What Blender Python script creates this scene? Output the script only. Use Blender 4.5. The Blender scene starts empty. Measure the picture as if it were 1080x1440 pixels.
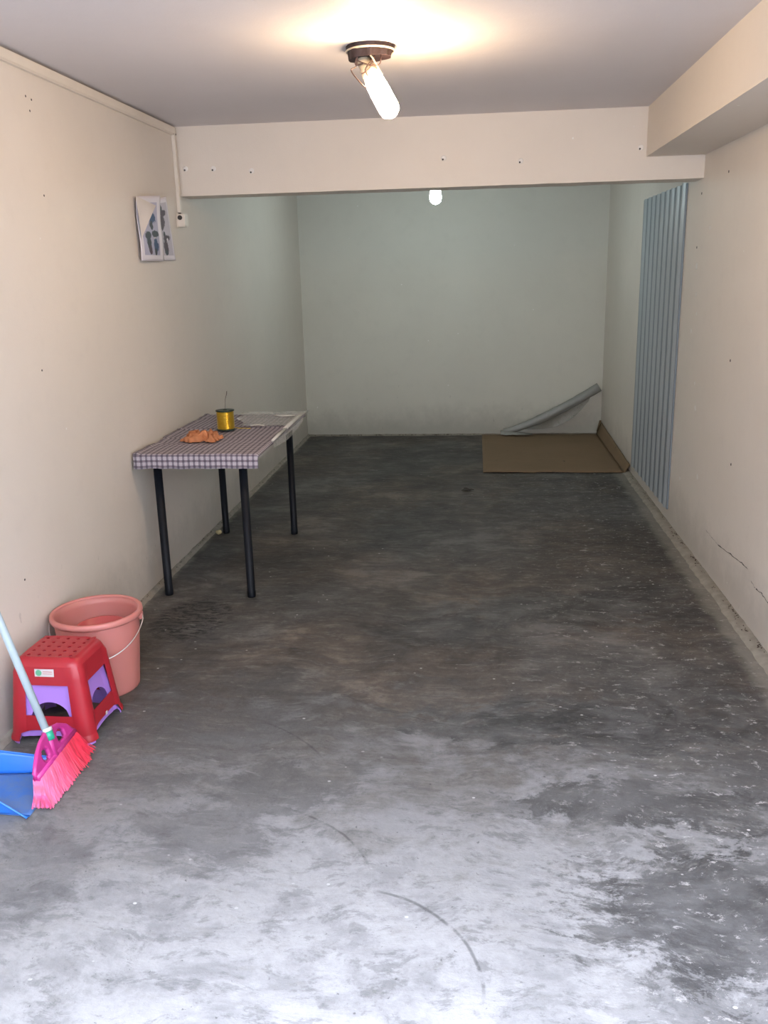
import bpy, bmesh, math, random
from math import sin, cos, pi, radians, sqrt
from mathutils import Vector, Matrix, noise
random.seed(7)
S = bpy.context.scene
COL = S.collection
# ------------------------------------------------------------------ camera
cd = bpy.data.cameras.new('camera'); cam = bpy.data.objects.new('camera', cd); COL.objects.link(cam)
cd.sensor_fit = 'VERTICAL'; cd.sensor_height = 36.0; cd.lens = 36.0 * 1240.12 / 1440.0
cd.clip_start = .05
RIGHT = Vector((0.99468827, 0.0998812, -0.02487966)); UP = Vector((-0.00254288, 0.26547734, 0.96411375))
FWD = Vector((-0.10290182, 0.95892937, -0.26432118))
cam.matrix_world = Matrix(((RIGHT.x, UP.x, -FWD.x, 0), (RIGHT.y, UP.y, -FWD.y, 0), (RIGHT.z, UP.z, -FWD.z, 1.57), (0, 0, 0, 1)))
S.camera = cam
# ------------------------------------------------------------------ world, exposure
SKY = 5.2
w = bpy.data.worlds.new('sky'); S.world = w; w.use_nodes = True
bgn = w.node_tree.nodes['Background']; bgn.inputs[0].default_value = (0.76, 0.83, 1.0, 1); bgn.inputs[1].default_value = SKY
S.view_settings.view_transform = 'Standard'; S.view_settings.look = 'None'
S.view_settings.exposure = 1.72; S.view_settings.gamma = 1.0; S.view_settings.use_curve_mapping = False
WARM = 57.0      # emission of the warm bulb
COOL = 58.0      # emission of the cool bulb in the back
# room numbers
XL, XR, YB, Y0, ZC = -1.656, 1.196, 8.54, 0.9, 2.359
Y1, Y2, ZB, XS, ZS = 5.10, 5.30, 1.997, 0.8935, 2.113

# ------------------------------------------------------------------ material helpers
def srgb(r, g, b):
    f = lambda c: (c / 255 / 12.92) if c / 255 <= .04045 else ((c / 255 + .055) / 1.055) ** 2.4
    return (f(r), f(g), f(b), 1)
class NT:
    def __init__(s, name):
        s.m = bpy.data.materials.new(name); s.m.use_nodes = True; s.t = s.m.node_tree
        s.b = s.t.nodes['Principled BSDF']; s.n = s.t.nodes; s.out = s.n['Material Output']
    def link(s, a, b): s.t.links.new(a, b)
    def put(s, sock, v):
        if hasattr(v, 'links'): s.link(v, sock)
        elif v is not None: sock.default_value = v
    def coord(s, kind='Object'): return s.n.new('ShaderNodeTexCoord').outputs[kind]
    def geo(s, k='Position'): return s.n.new('ShaderNodeNewGeometry').outputs[k]
    def mapping(s, v, scale=(1, 1, 1), loc=(0, 0, 0), rot=(0, 0, 0)):
        n = s.n.new('ShaderNodeMapping'); s.link(v, n.inputs[0]); n.inputs[1].default_value = loc
        n.inputs[2].default_value = rot; n.inputs[3].default_value = scale; return n.outputs[0]
    def noise(s, v, scale=5, detail=4, rough=.5, dist=0, col=False):
        n = s.n.new('ShaderNodeTexNoise'); s.link(v, n.inputs['Vector']); n.inputs['Scale'].default_value = scale
        n.inputs['Detail'].default_value = detail; n.inputs['Roughness'].default_value = rough
        n.inputs['Distortion'].default_value = dist; return n.outputs[1 if col else 0]
    def voro(s, v, scale=5, feat='F1'):
        n = s.n.new('ShaderNodeTexVoronoi'); s.link(v, n.inputs['Vector']); n.inputs['Scale'].default_value = scale
        n.feature = feat; return n.outputs[0]
    def math(s, op, a, b=None, c=None, clamp=False):
        n = s.n.new('ShaderNodeMath'); n.operation = op; n.use_clamp = clamp
        for i, v in enumerate((a, b, c)):
            if v is not None: s.put(n.inputs[i], v)
        return n.outputs[0]
    def smooth(s, v, a, b, lo=0, hi=1):
        n = s.n.new('ShaderNodeMapRange'); n.interpolation_type = 'SMOOTHSTEP'; s.put(n.inputs[0], v)
        n.inputs[1].default_value = a; n.inputs[2].default_value = b
        n.inputs[3].default_value = lo; n.inputs[4].default_value = hi; return n.outputs[0]
    def sep(s, v):
        n = s.n.new('ShaderNodeSeparateXYZ'); s.link(v, n.inputs[0]); return n.outputs
    def mix(s, f, a, b, mode='MIX'):
        n = s.n.new('ShaderNodeMix'); n.data_type = 'RGBA'; n.blend_type = mode
        s.put(n.inputs[0], f); s.put(n.inputs[6], a); s.put(n.inputs[7], b); return n.outputs[2]
    def ramp(s, f, stops):
        n = s.n.new('ShaderNodeValToRGB'); s.link(f, n.inputs[0]); e = n.color_ramp.elements
        while len(e) < len(stops): e.new(.5)
        for k, (p, c) in enumerate(stops): e[k].position = p; e[k].color = c
        return n.outputs[0]
    def bump(s, h, strength=.3, dist=.01, normal=None):
        n = s.n.new('ShaderNodeBump'); s.link(h, n.inputs['Height']); n.inputs['Strength'].default_value = strength
        n.inputs['Distance'].default_value = dist
        if normal is not None: s.link(normal, n.inputs['Normal'])
        s.link(n.outputs[0], s.b.inputs['Normal']); return n.outputs[0]
    def set(s, color=None, rough=None, **k):
        s.put(s.b.inputs['Base Color'], color); s.put(s.b.inputs['Roughness'], rough)
        for kk, v in k.items(): s.put(s.b.inputs[kk.replace('_', ' ')], v)
        return s.m
def plain(name, col, rough=.5, vary=.06, scale=12, bump=0.0, **k):
    t = NT(name); co = t.coord(); n = t.noise(co, scale, 4)
    a = tuple(c * (1 - vary) for c in col[:3]) + (1,); b = tuple(min(1, c * (1 + vary)) for c in col[:3]) + (1,)
    t.set(t.mix(n, a, b), rough, **k)
    if bump: t.bump(t.noise(co, scale * 6, 3), bump, .002)
    return t.m
def emit(name, col, strength):
    t = NT(name); t.set((.9, .9, .9, 1), .4); t.b.inputs['Emission Color'].default_value = col
    t.b.inputs['Emission Strength'].default_value = strength; return t.m

# ------------------------------------------------------------------ wall paint
def wall_mat(name, base, dirt=1.0, low=True):
    t = NT(name); p = t.geo()
    n1 = t.noise(p, 1.1, 5, .55); n2 = t.noise(p, 9, 5, .6)
    dark = tuple(c * .86 for c in base[:3]) + (1,)
    c = t.mix(t.smooth(n1, .35, .7), base, tuple(c * .95 for c in base[:3]) + (1,))
    c = t.mix(t.math('MULTIPLY', t.smooth(n2, .5, .8), .25 * dirt), c, dark)
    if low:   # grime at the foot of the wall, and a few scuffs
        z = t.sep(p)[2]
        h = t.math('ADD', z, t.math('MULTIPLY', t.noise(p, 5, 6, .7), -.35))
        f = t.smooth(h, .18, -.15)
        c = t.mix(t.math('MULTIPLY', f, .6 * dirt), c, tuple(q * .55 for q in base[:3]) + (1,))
        sc = t.noise(t.mapping(p, (1, 1, .45)), 26, 3, .7)
        lowz = t.smooth(z, .75, .1)
        c = t.mix(t.math('MULTIPLY', t.math('MULTIPLY', t.smooth(sc, .66, .74), lowz), .35 * dirt), c, (.12, .11, .10, 1))
    v = t.voro(p, 4.5)
    c = t.mix(t.smooth(v, .03, .015), c, (.80, .78, .74, 1))
    t.set(c, .62)
    t.bump(t.math('ADD', t.math('MULTIPLY', t.noise(p, 3, 3), 1.2), t.math('MULTIPLY', t.noise(p, 120, 3), .12)), .22, .02)
    return t.m
M = {}
M['wall'] = wall_mat('cream_wall_paint', (.70, .64, .565, 1))
M['back'] = wall_mat('cream_back_wall_paint', (.63, .605, .52, 1), 1.2)
M['beam'] = wall_mat('cream_beam_paint', (.70, .63, .54, 1), .4, False)
M['ceiling'] = wall_mat('ceiling_paint', (.64, .605, .60, 1), .4, False)

# ------------------------------------------------------------------ concrete floor
def floor_mat():
    t = NT('worn_concrete'); p = t.geo(); X, Y, Z = t.sep(p)
    warp = t.noise(p, 2.2, 3, .5, 0, True)
    pw = t.n.new('ShaderNodeVectorMath'); pw.operation = 'MULTIPLY_ADD'; t.link(warp, pw.inputs[0])
    pw.inputs[1].default_value = (.22, .22, 0); t.link(p, pw.inputs[2]); pw = pw.outputs[0]
    big = t.noise(pw, 1.5, 6, .62); mid = t.noise(t.mapping(pw, (1, 1.5, 1)), 5.5, 8, .66)
    fine = t.noise(p, 38, 6, .7); sweep = t.noise(t.mapping(pw, (1.2, 9, 1), rot=(0, 0, .35)), 3.2, 6, .65)
    v = t.math('ADD', t.math('MULTIPLY', big, .42), t.math('MULTIPLY', mid, .34))
    v = t.math('ADD', v, t.math('MULTIPLY', sweep, .14)); v = t.math('ADD', v, t.math('MULTIPLY', fine, .10))
    # ground-in oil and damp blotches, each a place of its own on the slab
    blots = [(.42, 2.86, .66, .17, 1.0), (.15, 2.35, .12, .05, .45), (-1.05, 2.45, .2, .08, .5), (.50, 2.38, .42, .13, .9), (.62, 1.92, .34, .26, .95), (.95, 2.55, .22, .35, .6),
             (.35, 3.95, .55, .22, .75), (.10, 3.70, .5, .18, .5), (-.78, 2.16, .20, .16, .55), (-.62, 2.42, .24, .16, .6),
             (-1.2, 1.95, .16, .2, .45), (-.9, 2.75, .4, .16, .35), (.85, 3.0, .35, .2, .6), (.45, 1.66, .2, .1, .4),
             (-.55, 4.1, .5, .3, .35), (.55, 6.0, .4, .5, .45), (-.1, 5.4, .6, .7, .35), (.75, 1.6, .3, .12, .5)]
    edge = t.math('MULTIPLY', t.math('SUBTRACT', t.noise(t.mapping(pw, (1, 1.7, 1)), 6.5, 8, .78), .5), 4.2)
    blot = None
    for cx, cy, rx, ry, s in blots:
        dx = t.math('DIVIDE', t.math('SUBTRACT', X, cx), rx); dy = t.math('DIVIDE', t.math('SUBTRACT', Y, cy), ry)
        d = t.math('SQRT', t.math('ADD', t.math('MULTIPLY', dx, dx), t.math('MULTIPLY', dy, dy)))
        m = t.math('MULTIPLY', t.smooth(t.math('ADD', d, edge), 1.15, .75), s)
        blot = m if blot is None else t.math('MAXIMUM', blot, m)
    c = t.ramp(v, [(.40, (.024, .024, .024, 1)), (.46, (.046, .045, .043, 1)), (.52, (.080, .077, .072, 1)), (.59, (.150, .145, .138, 1))])
    # brown tint further in, paler cement towards the door
    brown = t.math('MULTIPLY', t.smooth(t.noise(pw, 1.1, 4, .6), .38, .6), t.smooth(Y, 2.2, 3.2))
    c = t.mix(t.math('MULTIPLY', brown, .75), c, t.mix(1.0, c, (1.12, .93, .78, 1), 'MULTIPLY'))
    door_pale = t.smooth(t.math('ADD', t.math('ADD', Y, t.math('MULTIPLY', t.math('SUBTRACT', mid, .5), 3.2)), t.math('MULTIPLY', t.math('SUBTRACT', big, .5), 2.2)), 3.05, 1.75)
    door_pale = t.math('MULTIPLY', door_pale, t.smooth(t.math('ADD', X, t.math('MULTIPLY', t.math('SUBTRACT', big, .5), 1.5)), -1.4, -.2, .58, 1))  # less pale to the left: light falloff put into the floor colour
    c = t.mix(t.math('MULTIPLY', door_pale, .82), c, t.mix(t.smooth(t.math('ADD', t.math('MULTIPLY', mid, .8), t.math('MULTIPLY', fine, .2)), .36, .62), (.235, .235, .24, 1), (.375, .375, .38, 1)))
    c = t.mix(t.math('MULTIPLY', blot, .88), c, t.mix(t.smooth(mid, .38, .64), (.020, .020, .021, 1), (.095, .095, .097, 1)))
    # patches of darker skin and small stains, finer than the blotches
    sk = t.noise(t.mapping(pw, (1, 2.1, 1), rot=(0, 0, .25)), 7.5, 9, .74)
    c = t.mix(t.math('MULTIPLY', t.smooth(sk, .53, .60), .42), c, t.mix(fine, (.03, .03, .032, 1), (.11, .11, .112, 1)))
    sk2 = t.noise(t.mapping(pw, (1, 1.5, 1), rot=(0, 0, -.2)), 15, 8, .76)
    c = t.mix(t.math('MULTIPLY', t.smooth(sk2, .54, .64), .34), c, (.050, .049, .047, 1))
    sk3 = t.noise(t.mapping(pw, (1, 2.6, 1), rot=(0, 0, .6)), 9, 9, .8)
    c = t.mix(t.math('MULTIPLY', t.smooth(sk3, .53, .64), .42), c, (.20, .195, .185, 1))
    # pale scraped streaks
    st = t.noise(t.mapping(pw, (1, 6, 1), rot=(0, 0, -.5)), 7, 8, .75)
    c = t.mix(t.math('MULTIPLY', t.smooth(st, .56, .70), .42), c, (.27, .265, .26, 1))
    # wheel arcs and drag marks
    def arc(c, cx, cy, r, wdt, a0, a1, col, k):
        dx = t.math('SUBTRACT', X, cx); dy = t.math('SUBTRACT', Y, cy)
        d = t.math('SQRT', t.math('ADD', t.math('MULTIPLY', dx, dx), t.math('MULTIPLY', dy, dy)))
        d = t.math('ABSOLUTE', t.math('SUBTRACT', t.math('ADD', d, t.math('MULTIPLY', warpf, .03)), r))
        ang = t.math('ARCTAN2', dy, dx)
        m = t.math('MULTIPLY', t.smooth(d, wdt, wdt * .2), t.math('MULTIPLY', t.smooth(ang, a0 - .12, a0 + .12), t.smooth(ang, a1 + .12, a1 - .12)))
        m = t.math('MULTIPLY', m, t.smooth(t.noise(p, 14, 5, .7), .36, .56))
        return t.mix(t.math('MULTIPLY', m, k), c, col)
    warpf = t.math('SUBTRACT', t.noise(p, 2.5, 4, .6), .5)
    for a in [(-.32, 1.62, .34, .007, .05, 1.35, .6), (-.72, 1.85, .48, .006, .5, 1.2, .6), (-1.05, 2.25, .64, .006, .6, 1.2, .6),
              (.2, 3.9, 1.1, .006, -2.3, -1.2, .55), 
              (.3, 5.4, 1.6, .006, -2.2, -1.4, .4)]:
        c = arc(c, *a[:6], (.035, .035, .037, 1), a[6])
    # black scuffs in front of the table
    dx = t.math('DIVIDE', t.math('SUBTRACT', X, -1.33), .20); dy = t.math('DIVIDE', t.math('SUBTRACT', Y, 3.78), .30)
    d = t.math('ADD', t.math('MULTIPLY', dx, dx), t.math('MULTIPLY', dy, dy))
    sn = t.noise(t.mapping(p, (1, 2.2, 1), rot=(0, 0, .5)), 19, 5, .75)
    c = t.mix(t.math('MULTIPLY', t.smooth(d, 1.1, .5), t.smooth(sn, .51, .53)), c, (.012, .012, .013, 1))
    # small scattered dark flecks and paint / plaster drops
    fl = t.smooth(t.noise(p, 60, 2, .5), .70, .76)
    c = t.mix(t.math('MULTIPLY', fl, .6), c, (.03, .03, .03, 1))
    vo = t.voro(t.mapping(p, (1, 1.3, 1)), 13); gate = t.smooth(t.noise(p, 2.0, 4, .6), .50, .60)
    rightside = t.smooth(X, .1, .8)
    gate = t.math('MULTIPLY', gate, t.math('ADD', .6, t.math('MULTIPLY', rightside, .55)))
    c = t.mix(t.math('MULTIPLY', t.smooth(vo, .085, .05), gate), c, (.62, .61, .60, 1))
    chip = t.smooth(t.noise(t.mapping(pw, (1, 1.6, 1)), 19, 8, .82), .57, .62)
    c = t.mix(t.math('MULTIPLY', t.math('MULTIPLY', chip, t.smooth(X, -.1, .7)), .8), c, (.42, .41, .40, 1))
    # cream paint spilt on the slab along both walls
    en = t.math('MULTIPLY', t.math('SUBTRACT', t.noise(p, 9, 6, .7), .5), .13)
    e1 = t.smooth(t.math('ADD', X, en), 1.045, 1.115); e2 = t.smooth(t.math('ADD', X, en), -1.59, -1.645)
    c = t.mix(t.math('MULTIPLY', t.math('MAXIMUM', e1, e2), .42), c, (.36, .34, .29, 1))
    r = t.math('ADD', .62, t.math('MULTIPLY', mid, .2)); r = t.math('SUBTRACT', r, t.math('MULTIPLY', blot, .22))
    t.set(c, r)
    h = t.math('ADD', t.math('MULTIPLY', mid, .5), t.math('MULTIPLY', fine, .28)); h = t.math('ADD', h, t.math('MULTIPLY', st, .22))
    t.bump(h, .5, .014)
    return t.m
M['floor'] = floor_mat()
M['ledge'] = plain('dirty_cement', (.27, .245, .205, 1), .85, .4, 22, .6)
M['grime'] = plain('brown_grime', (.055, .035, .025, 1), .9, .3, 40)
M['hole'] = plain('dark_nail', (.035, .03, .028, 1), .6)
M['putty'] = plain('filler_patch', (.74, .71, .66, 1), .7)
M['trunk'] = plain('cream_plastic_trunking', (.72, .66, .57, 1), .4)
M['blackmetal'] = plain('black_painted_metal', (.004, .006, .010, 1), .5, .1, 20, Specular_IOR_Level=.22)
M['white_lam'] = plain('white_laminate', (.62, .58, .52, 1), .4)
M['gold'] = plain('gold_foil', (.60, .40, .045, 1), .28, .15, 60, Metallic=.85)
M['darkplastic'] = plain('dark_green_plastic', (.012, .03, .02, 1), .35)
M['rag'] = plain('orange_suede', (.50, .20, .09, 1), .9, .16, 30, .6)
M['red'] = plain('red_plastic', (.35, .014, .024, 1), .36, .05, 6)
M['purple'] = plain('lilac_plastic', (.36, .19, .60, 1), .36, .04, 6)
M['coral'] = plain('coral_plastic', (.54, .195, .17, 1), .40, .04, 6, Subsurface_Weight=.15)
M['tub'] = plain('red_tub_plastic', (.48, .085, .08, 1), .4)
M['wire'] = plain('galvanised_wire', (.62, .60, .58, 1), .35, .06, 50, Metallic=.7)
M['whiteplastic'] = plain('white_plastic', (.60, .59, .57, 1), .35)
M['paleblue'] = plain('pale_blue_tube', (.36, .44, .47, 1), .35, .05, 30)
M['pink'] = plain('magenta_plastic', (.46, .030, .21, 1), .35, .15, 30)
def bristle_mat():
    t = NT('pink_bristle'); co = t.coord(); n = t.noise(t.mapping(co, (1, 60, 3)), 1.5, 3)
    y = t.sep(co)[1]
    c = t.mix(t.smooth(y, -.12, .10), (.85, .075, .24, 1), (.80, .040, .08, 1))
    t.set(t.mix(t.smooth(n, .3, .7), t.mix(1, c, (.55, .45, .5, 1), 'MULTIPLY'), c), .42); return t.m
M['bristle'] = bristle_mat()
M['blue'] = plain('blue_plastic', (.025, .17, .66, 1), .33, .05, 8)
def dusty_blue():
    t = NT('dusty_blue_plastic'); co = t.coord(); n = t.noise(co, 14, 6, .7)
    t.set(t.mix(t.smooth(n, .3, .65), (.030, .14, .44, 1), (.09, .16, .32, 1)), .5); return t.m
M['dustblue'] = dusty_blue()
M['green'] = plain('green_label', (.02, .33, .20, 1), .4)
M['greenpale'] = plain('pale_green_print', (.12, .38, .22, 1), .4)
M['labelwhite'] = plain('label_white', (.55, .51, .50, 1), .4)
M['labelgrey'] = plain('label_print', (.50, .20, .20, 1), .5)
M['rose'] = plain('rusty_brown_wood', (.018, .007, .009, 1), .55, .4, 40, .6)
M['ivory'] = plain('ivory_porcelain', (.68, .58, .42, 1), .35)
M['darkwire'] = plain('dark_copper_wire', (.10, .055, .045, 1), .45)
M['palewire'] = plain('pale_ring', (.70, .60, .45, 1), .35, Metallic=.3)
M['warm'] = emit('warm_light', (1.0, .71, .43, 1), WARM)
M['cool'] = emit('cool_light', (.76, .95, .96, 1), COOL)
M['stone'] = plain('yellow_stone', (.52, .44, .24, 1), .8, .2, 60)
M['leaf'] = plain('dry_leaf', (.03, .022, .017, 1), .8)
M['outside'] = plain('outside_concrete', (.36, .36, .37, 1), .85, .15, 3)
M['facade'] = plain('facade_render', (.45, .43, .40, 1), .85, .1, 3)
def card_mat():
    t = NT('cardboard'); co = t.geo()
    f = t.noise(t.mapping(co, (1, 1, 1)), 2.5, 6, .65); r = t.noise(t.mapping(co, (2, 90, 1)), 2, 2)
    c = t.mix(f, (.165, .108, .058, 1), (.225, .150, .085, 1))
    c = t.mix(t.math('MULTIPLY', t.smooth(r, .45, .6), .2), c, (.12, .085, .05, 1))
    c = t.mix(t.smooth(t.noise(co, 9, 5, .7), .66, .72), c, (.06, .045, .03, 1))
    t.set(c, .85); t.bump(r, .15, .004); return t.m
M['card'] = card_mat()
def sheet_mat():
    t = NT('blue_corrugated_plastic'); p = t.geo(); X, Y, Z = t.sep(p)
    n = t.noise(t.mapping(p, (1, 6, .7)), 3, 4)
    c = t.mix(n, (.33, .365, .385, 1), (.40, .43, .45, 1))
    t.set(c, .4); return t.m
M['sheet'] = sheet_mat()
M['rib'] = plain('darker_blue_groove', (.20, .235, .265, 1), .45)
def film_mat(name, alpha, col=(.72, .72, .70, 1)):
    t = NT(name); n = t.noise(t.coord(), 22, 5, .7)
    t.set(col, .18); t.put(t.b.inputs['Alpha'], t.math('ADD', alpha - .1, t.math('MULTIPLY', n, .22)))
    t.bump(t.noise(t.coord(), 30, 4, .6, 1.0), .4, .01); return t.m
M['film'] = film_mat('clear_film', .46)
M['film2'] = film_mat('grey_film', .5, (.33, .32, .28, 1))
M['filmroll'] = film_mat('rolled_film', .9, (.30, .30, .28, 1))
M['filmedge'] = film_mat('film_edge', .80, (.70, .68, .62, 1))
def plaid_mat():
    t = NT('plaid_cloth'); uv = t.n.new('ShaderNodeUVMap').outputs[0]; U, V, _ = t.sep(uv)
    P = 0.0265
    def band(c, off, half):
        f = t.math('FRACT', t.math('ADD', t.math('DIVIDE', c, P), off)); d = t.math('ABSOLUTE', t.math('SUBTRACT', f, .5))
        return t.smooth(d, half + .06, half - .04)
    bu, bv = band(U, 0, .20), band(V, .1, .20)
    lu, lv = band(U, .5, .05), band(V, .6, .05)
    base = (.50, .47, .50, 1); band_c = (.62, .56, .62, 1)
    c = t.mix(bu, base, t.mix(1, base, (.34, .33, .38, 1), 'MULTIPLY'))
    c = t.mix(bv, c, t.mix(1, c, (.36, .32, .36, 1), 'MULTIPLY'))
    c = t.mix(t.math('MULTIPLY', t.math('MAXIMUM', lu, lv), .35), c, (.30, .20, .22, 1))
    n = t.noise(t.coord(), 160, 2); c = t.mix(t.math('MULTIPLY', n, .35), c, (.22, .19, .22, 1))
    t.set(c, .85); t.bump(n, .2, .001); return t.m
M['plaid'] = plaid_mat()

# ------------------------------------------------------------------ mesh helpers
def link(name, me, mat, parent=None, smooth=False):
    o = bpy.data.objects.new(name, me); COL.objects.link(o)
    if mat is not None:
        for m in (mat if isinstance(mat, (list, tuple)) else [mat]): me.materials.append(m)
    if parent is not None: o.parent = parent
    if smooth:
        for p in me.polygons: p.use_smooth = True
    return o
def obj(name, bm, mat, parent=None, smooth=False):
    me = bpy.data.meshes.new(name); bm.to_mesh(me); bm.free(); return link(name, me, mat, parent, smooth)
def box(bm, x0, x1, y0, y1, z0, z1, bev=0):
    g = bmesh.ops.create_cube(bm, size=1)
    for v in g['verts']:
        v.co = Vector(((x0 + x1) / 2 + v.co.x * (x1 - x0), (y0 + y1) / 2 + v.co.y * (y1 - y0), (z0 + z1) / 2 + v.co.z * (z1 - z0)))
    if bev:
        es = list({e for v in g['verts'] for e in v.link_edges}); bmesh.ops.bevel(bm, geom=es, offset=bev, segments=2, affect='EDGES')
def newbox(name, mat, dims, parent=None, bev=0):
    bm = bmesh.new(); box(bm, *dims, bev); return obj(name, bm, mat, parent)
def tube(bm, pts, r, seg=10, cap=True):
    pts = [Vector(p) for p in pts]; rings = []; n = len(pts)
    rad = r if isinstance(r, (list, tuple)) else [r] * n
    prev = None
    for i, p in enumerate(pts):
        d = (pts[min(i + 1, n - 1)] - pts[max(i - 1, 0)]).normalized()
        if prev is None:
            a = Vector((0, 0, 1)) if abs(d.z) < .9 else Vector((1, 0, 0)); u = d.cross(a).normalized()
        else: u = (prev - d * prev.dot(d)).normalized()
        prev = u; v = d.cross(u)
        rings.append([bm.verts.new(p + (u * cos(2 * pi * k / seg) + v * sin(2 * pi * k / seg)) * rad[i]) for k in range(seg)])
    for a, b in zip(rings, rings[1:]):
        for k in range(seg): bm.faces.new((a[k], a[(k + 1) % seg], b[(k + 1) % seg], b[k]))
    if cap: bm.faces.new(rings[0][::-1]); bm.faces.new(rings[-1])
def newtube(name, mat, pts, r, parent=None, seg=10):
    bm = bmesh.new(); tube(bm, pts, r, seg); bmesh.ops.recalc_face_normals(bm, faces=bm.faces); return obj(name, bm, mat, parent, True)
def lathe(bm, prof, seg=48, center=(0, 0, 0), close=False):
    rings = []
    for r, z in prof:
        rings.append([bm.verts.new((center[0] + r * cos(2 * pi * k / seg), center[1] + r * sin(2 * pi * k / seg), center[2] + z)) for k in range(seg)])
    pr = list(zip(rings, rings[1:])) + ([(rings[-1], rings[0])] if close else [])
    for a, b in pr:
        for k in range(seg): bm.faces.new((a[k], a[(k + 1) % seg], b[(k + 1) % seg], b[k]))
    return rings
def grid(bm, nu, nv, f, uvf=None):
    vs = [[bm.verts.new(f(i / nu, j / nv)) for j in range(nv + 1)] for i in range(nu + 1)]
    uvl = bm.loops.layers.uv.verify() if uvf else None
    for i in range(nu):
        for j in range(nv):
            fc = bm.faces.new((vs[i][j], vs[i + 1][j], vs[i + 1][j + 1], vs[i][j + 1]))
            if uvf:
                for l, (a, b) in zip(fc.loops, ((i, j), (i + 1, j), (i + 1, j + 1), (i, j + 1))): l[uvl].uv = uvf(a / nu, b / nv)
def empty(name, loc, label, cat, group=None, rz=0):
    o = bpy.data.objects.new(name, None); COL.objects.link(o); o.location = loc; o.rotation_euler = (0, 0, rz)
    o.empty_display_size = .1; o['label'] = label; o['category'] = cat
    if group: o['group'] = group
    return o
def tag(o, label, cat, group=None):
    o['label'] = label; o['category'] = cat
    if group: o['group'] = group
    return o
def struct(o): o['kind'] = 'structure'; return o
def nz(x, y=0, z=0): return noise.noise(Vector((x, y, z)))

# ------------------------------------------------------------------ the room
T = .12
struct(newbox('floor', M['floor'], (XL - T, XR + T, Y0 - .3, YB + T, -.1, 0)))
ceil = struct(newbox('ceiling', M['ceiling'], (XL - T, XR + T, Y0, YB + T, ZC, ZC + .12)))
wl = struct(newbox('wall_left', M['wall'], (XL - T, XL, Y0, YB, 0, ZC)))
wr = struct(newbox('wall_right', M['wall'], (XR, XR + T, Y0, YB, 0, ZC)))
wb = struct(newbox('wall_back', M['back'], (XL - T, XR + T, YB, YB + T, 0, ZC)))
def cut_box(name, mat, x0, x1, y0, y1, z0, z1, rough=.0018):
    # a plastered beam: slightly uneven lower arris
    bm = bmesh.new(); n = 60; rows = []
    along_x = (x1 - x0) > (y1 - y0)
    for i in range(n + 1):
        s = i / n; a = x0 + s * (x1 - x0) if along_x else y0 + s * (y1 - y0)
        j = rough * nz(a * 9, z0 * 7)
        k = rough * nz(a * 9, z0 * 7 + 40)
        if along_x: ring = [(a, y0, z1), (a, y0 + k, z0 + j), (a, y1, z0 + k), (a, y1, z1)]
        else: ring = [(x0, a, z1), (x0 + k, a, z0 + j), (x1, a, z0), (x1, a, z1)]
        rows.append([bm.verts.new(p) for p in ring])
    for a, b in zip(rows, rows[1:]):
        for q in range(4): bm.faces.new((a[q], a[(q + 1) % 4], b[(q + 1) % 4], b[q]))
    bm.faces.new(rows[0]); bm.faces.new(rows[-1][::-1]); bmesh.ops.recalc_face_normals(bm, faces=bm.faces)
    return obj(name, bm, mat)
beam = struct(cut_box('trim_1', M['beam'], XL, XR, Y1, Y2, ZB, ZC))
beam2 = struct(cut_box('trim_2', M['beam'], XS, XR, Y0, Y1, ZS, ZC))
# the open garage front and the drive before it (behind the camera)
struct(newbox('wall_front', M['facade'], (XL - T - 2.5, XR + T + 2.5, Y0 - .2, Y0, 2.15, 3.4)))
struct(newbox('wall_front_left', M['facade'], (XL - T - 2.5, XL, Y0 - .2, Y0, -.1, 2.15)))
struct(newbox('wall_front_right', M['facade'], (XR, XR + T + 2.5, Y0 - .2, Y0, -.1, 2.15)))
struct(newbox('floor_outside', M['outside'], (-14, 14, -7, Y0 - .3, -.1, 0)))
struct(newbox('wall_sky_blocker', M['facade'], (-14, 14, -7.4, -7, -.1, 7.0)))  # unseen wall, added to block low sky so daylight fades along the floor

# uneven cement ledges along the walls
def ledge(name, y0, y1, side, wf):
    bm = bmesh.new(); n = int((y1 - y0) / .03); m = 5
    def f(u, v):
        y = y0 + u * (y1 - y0); wd = wf * (1 + .22 * nz(y * 2.3, side) + .16 * nz(y * 13, side + 3) + .10 * nz(y * 41, 8))
        h = .016 * (1 + .4 * nz(y * 9, v * 3, 2)) * (1 - v ** 3) + .001
        if v == 0: h = max(h, .012)
        x = (XR - v * wd) if side > 0 else (XL + v * wd)
        return (x, y, h + .004 * nz(y * 40, v * 9))
    grid(bm, n, m, f); bmesh.ops.recalc_face_normals(bm, faces=bm.faces)
    o = struct(obj(name, bm, M['ledge'], None, True))
    return o
ledge('baseboard_right', 1.4, YB, 1, .055); ledge('baseboard_left', 1.4, YB, -1, .030)
bm = bmesh.new()
grid(bm, 120, 4, lambda u, v: (XL + u * (XR - XL), YB - v * (.035 + .02 * nz(u * 30)), .012 * (1 - v * v) + .004 * nz(u * 60, v * 4) + .001))
struct(obj('baseboard_back', bm, M['ledge'], None, True))
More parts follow.
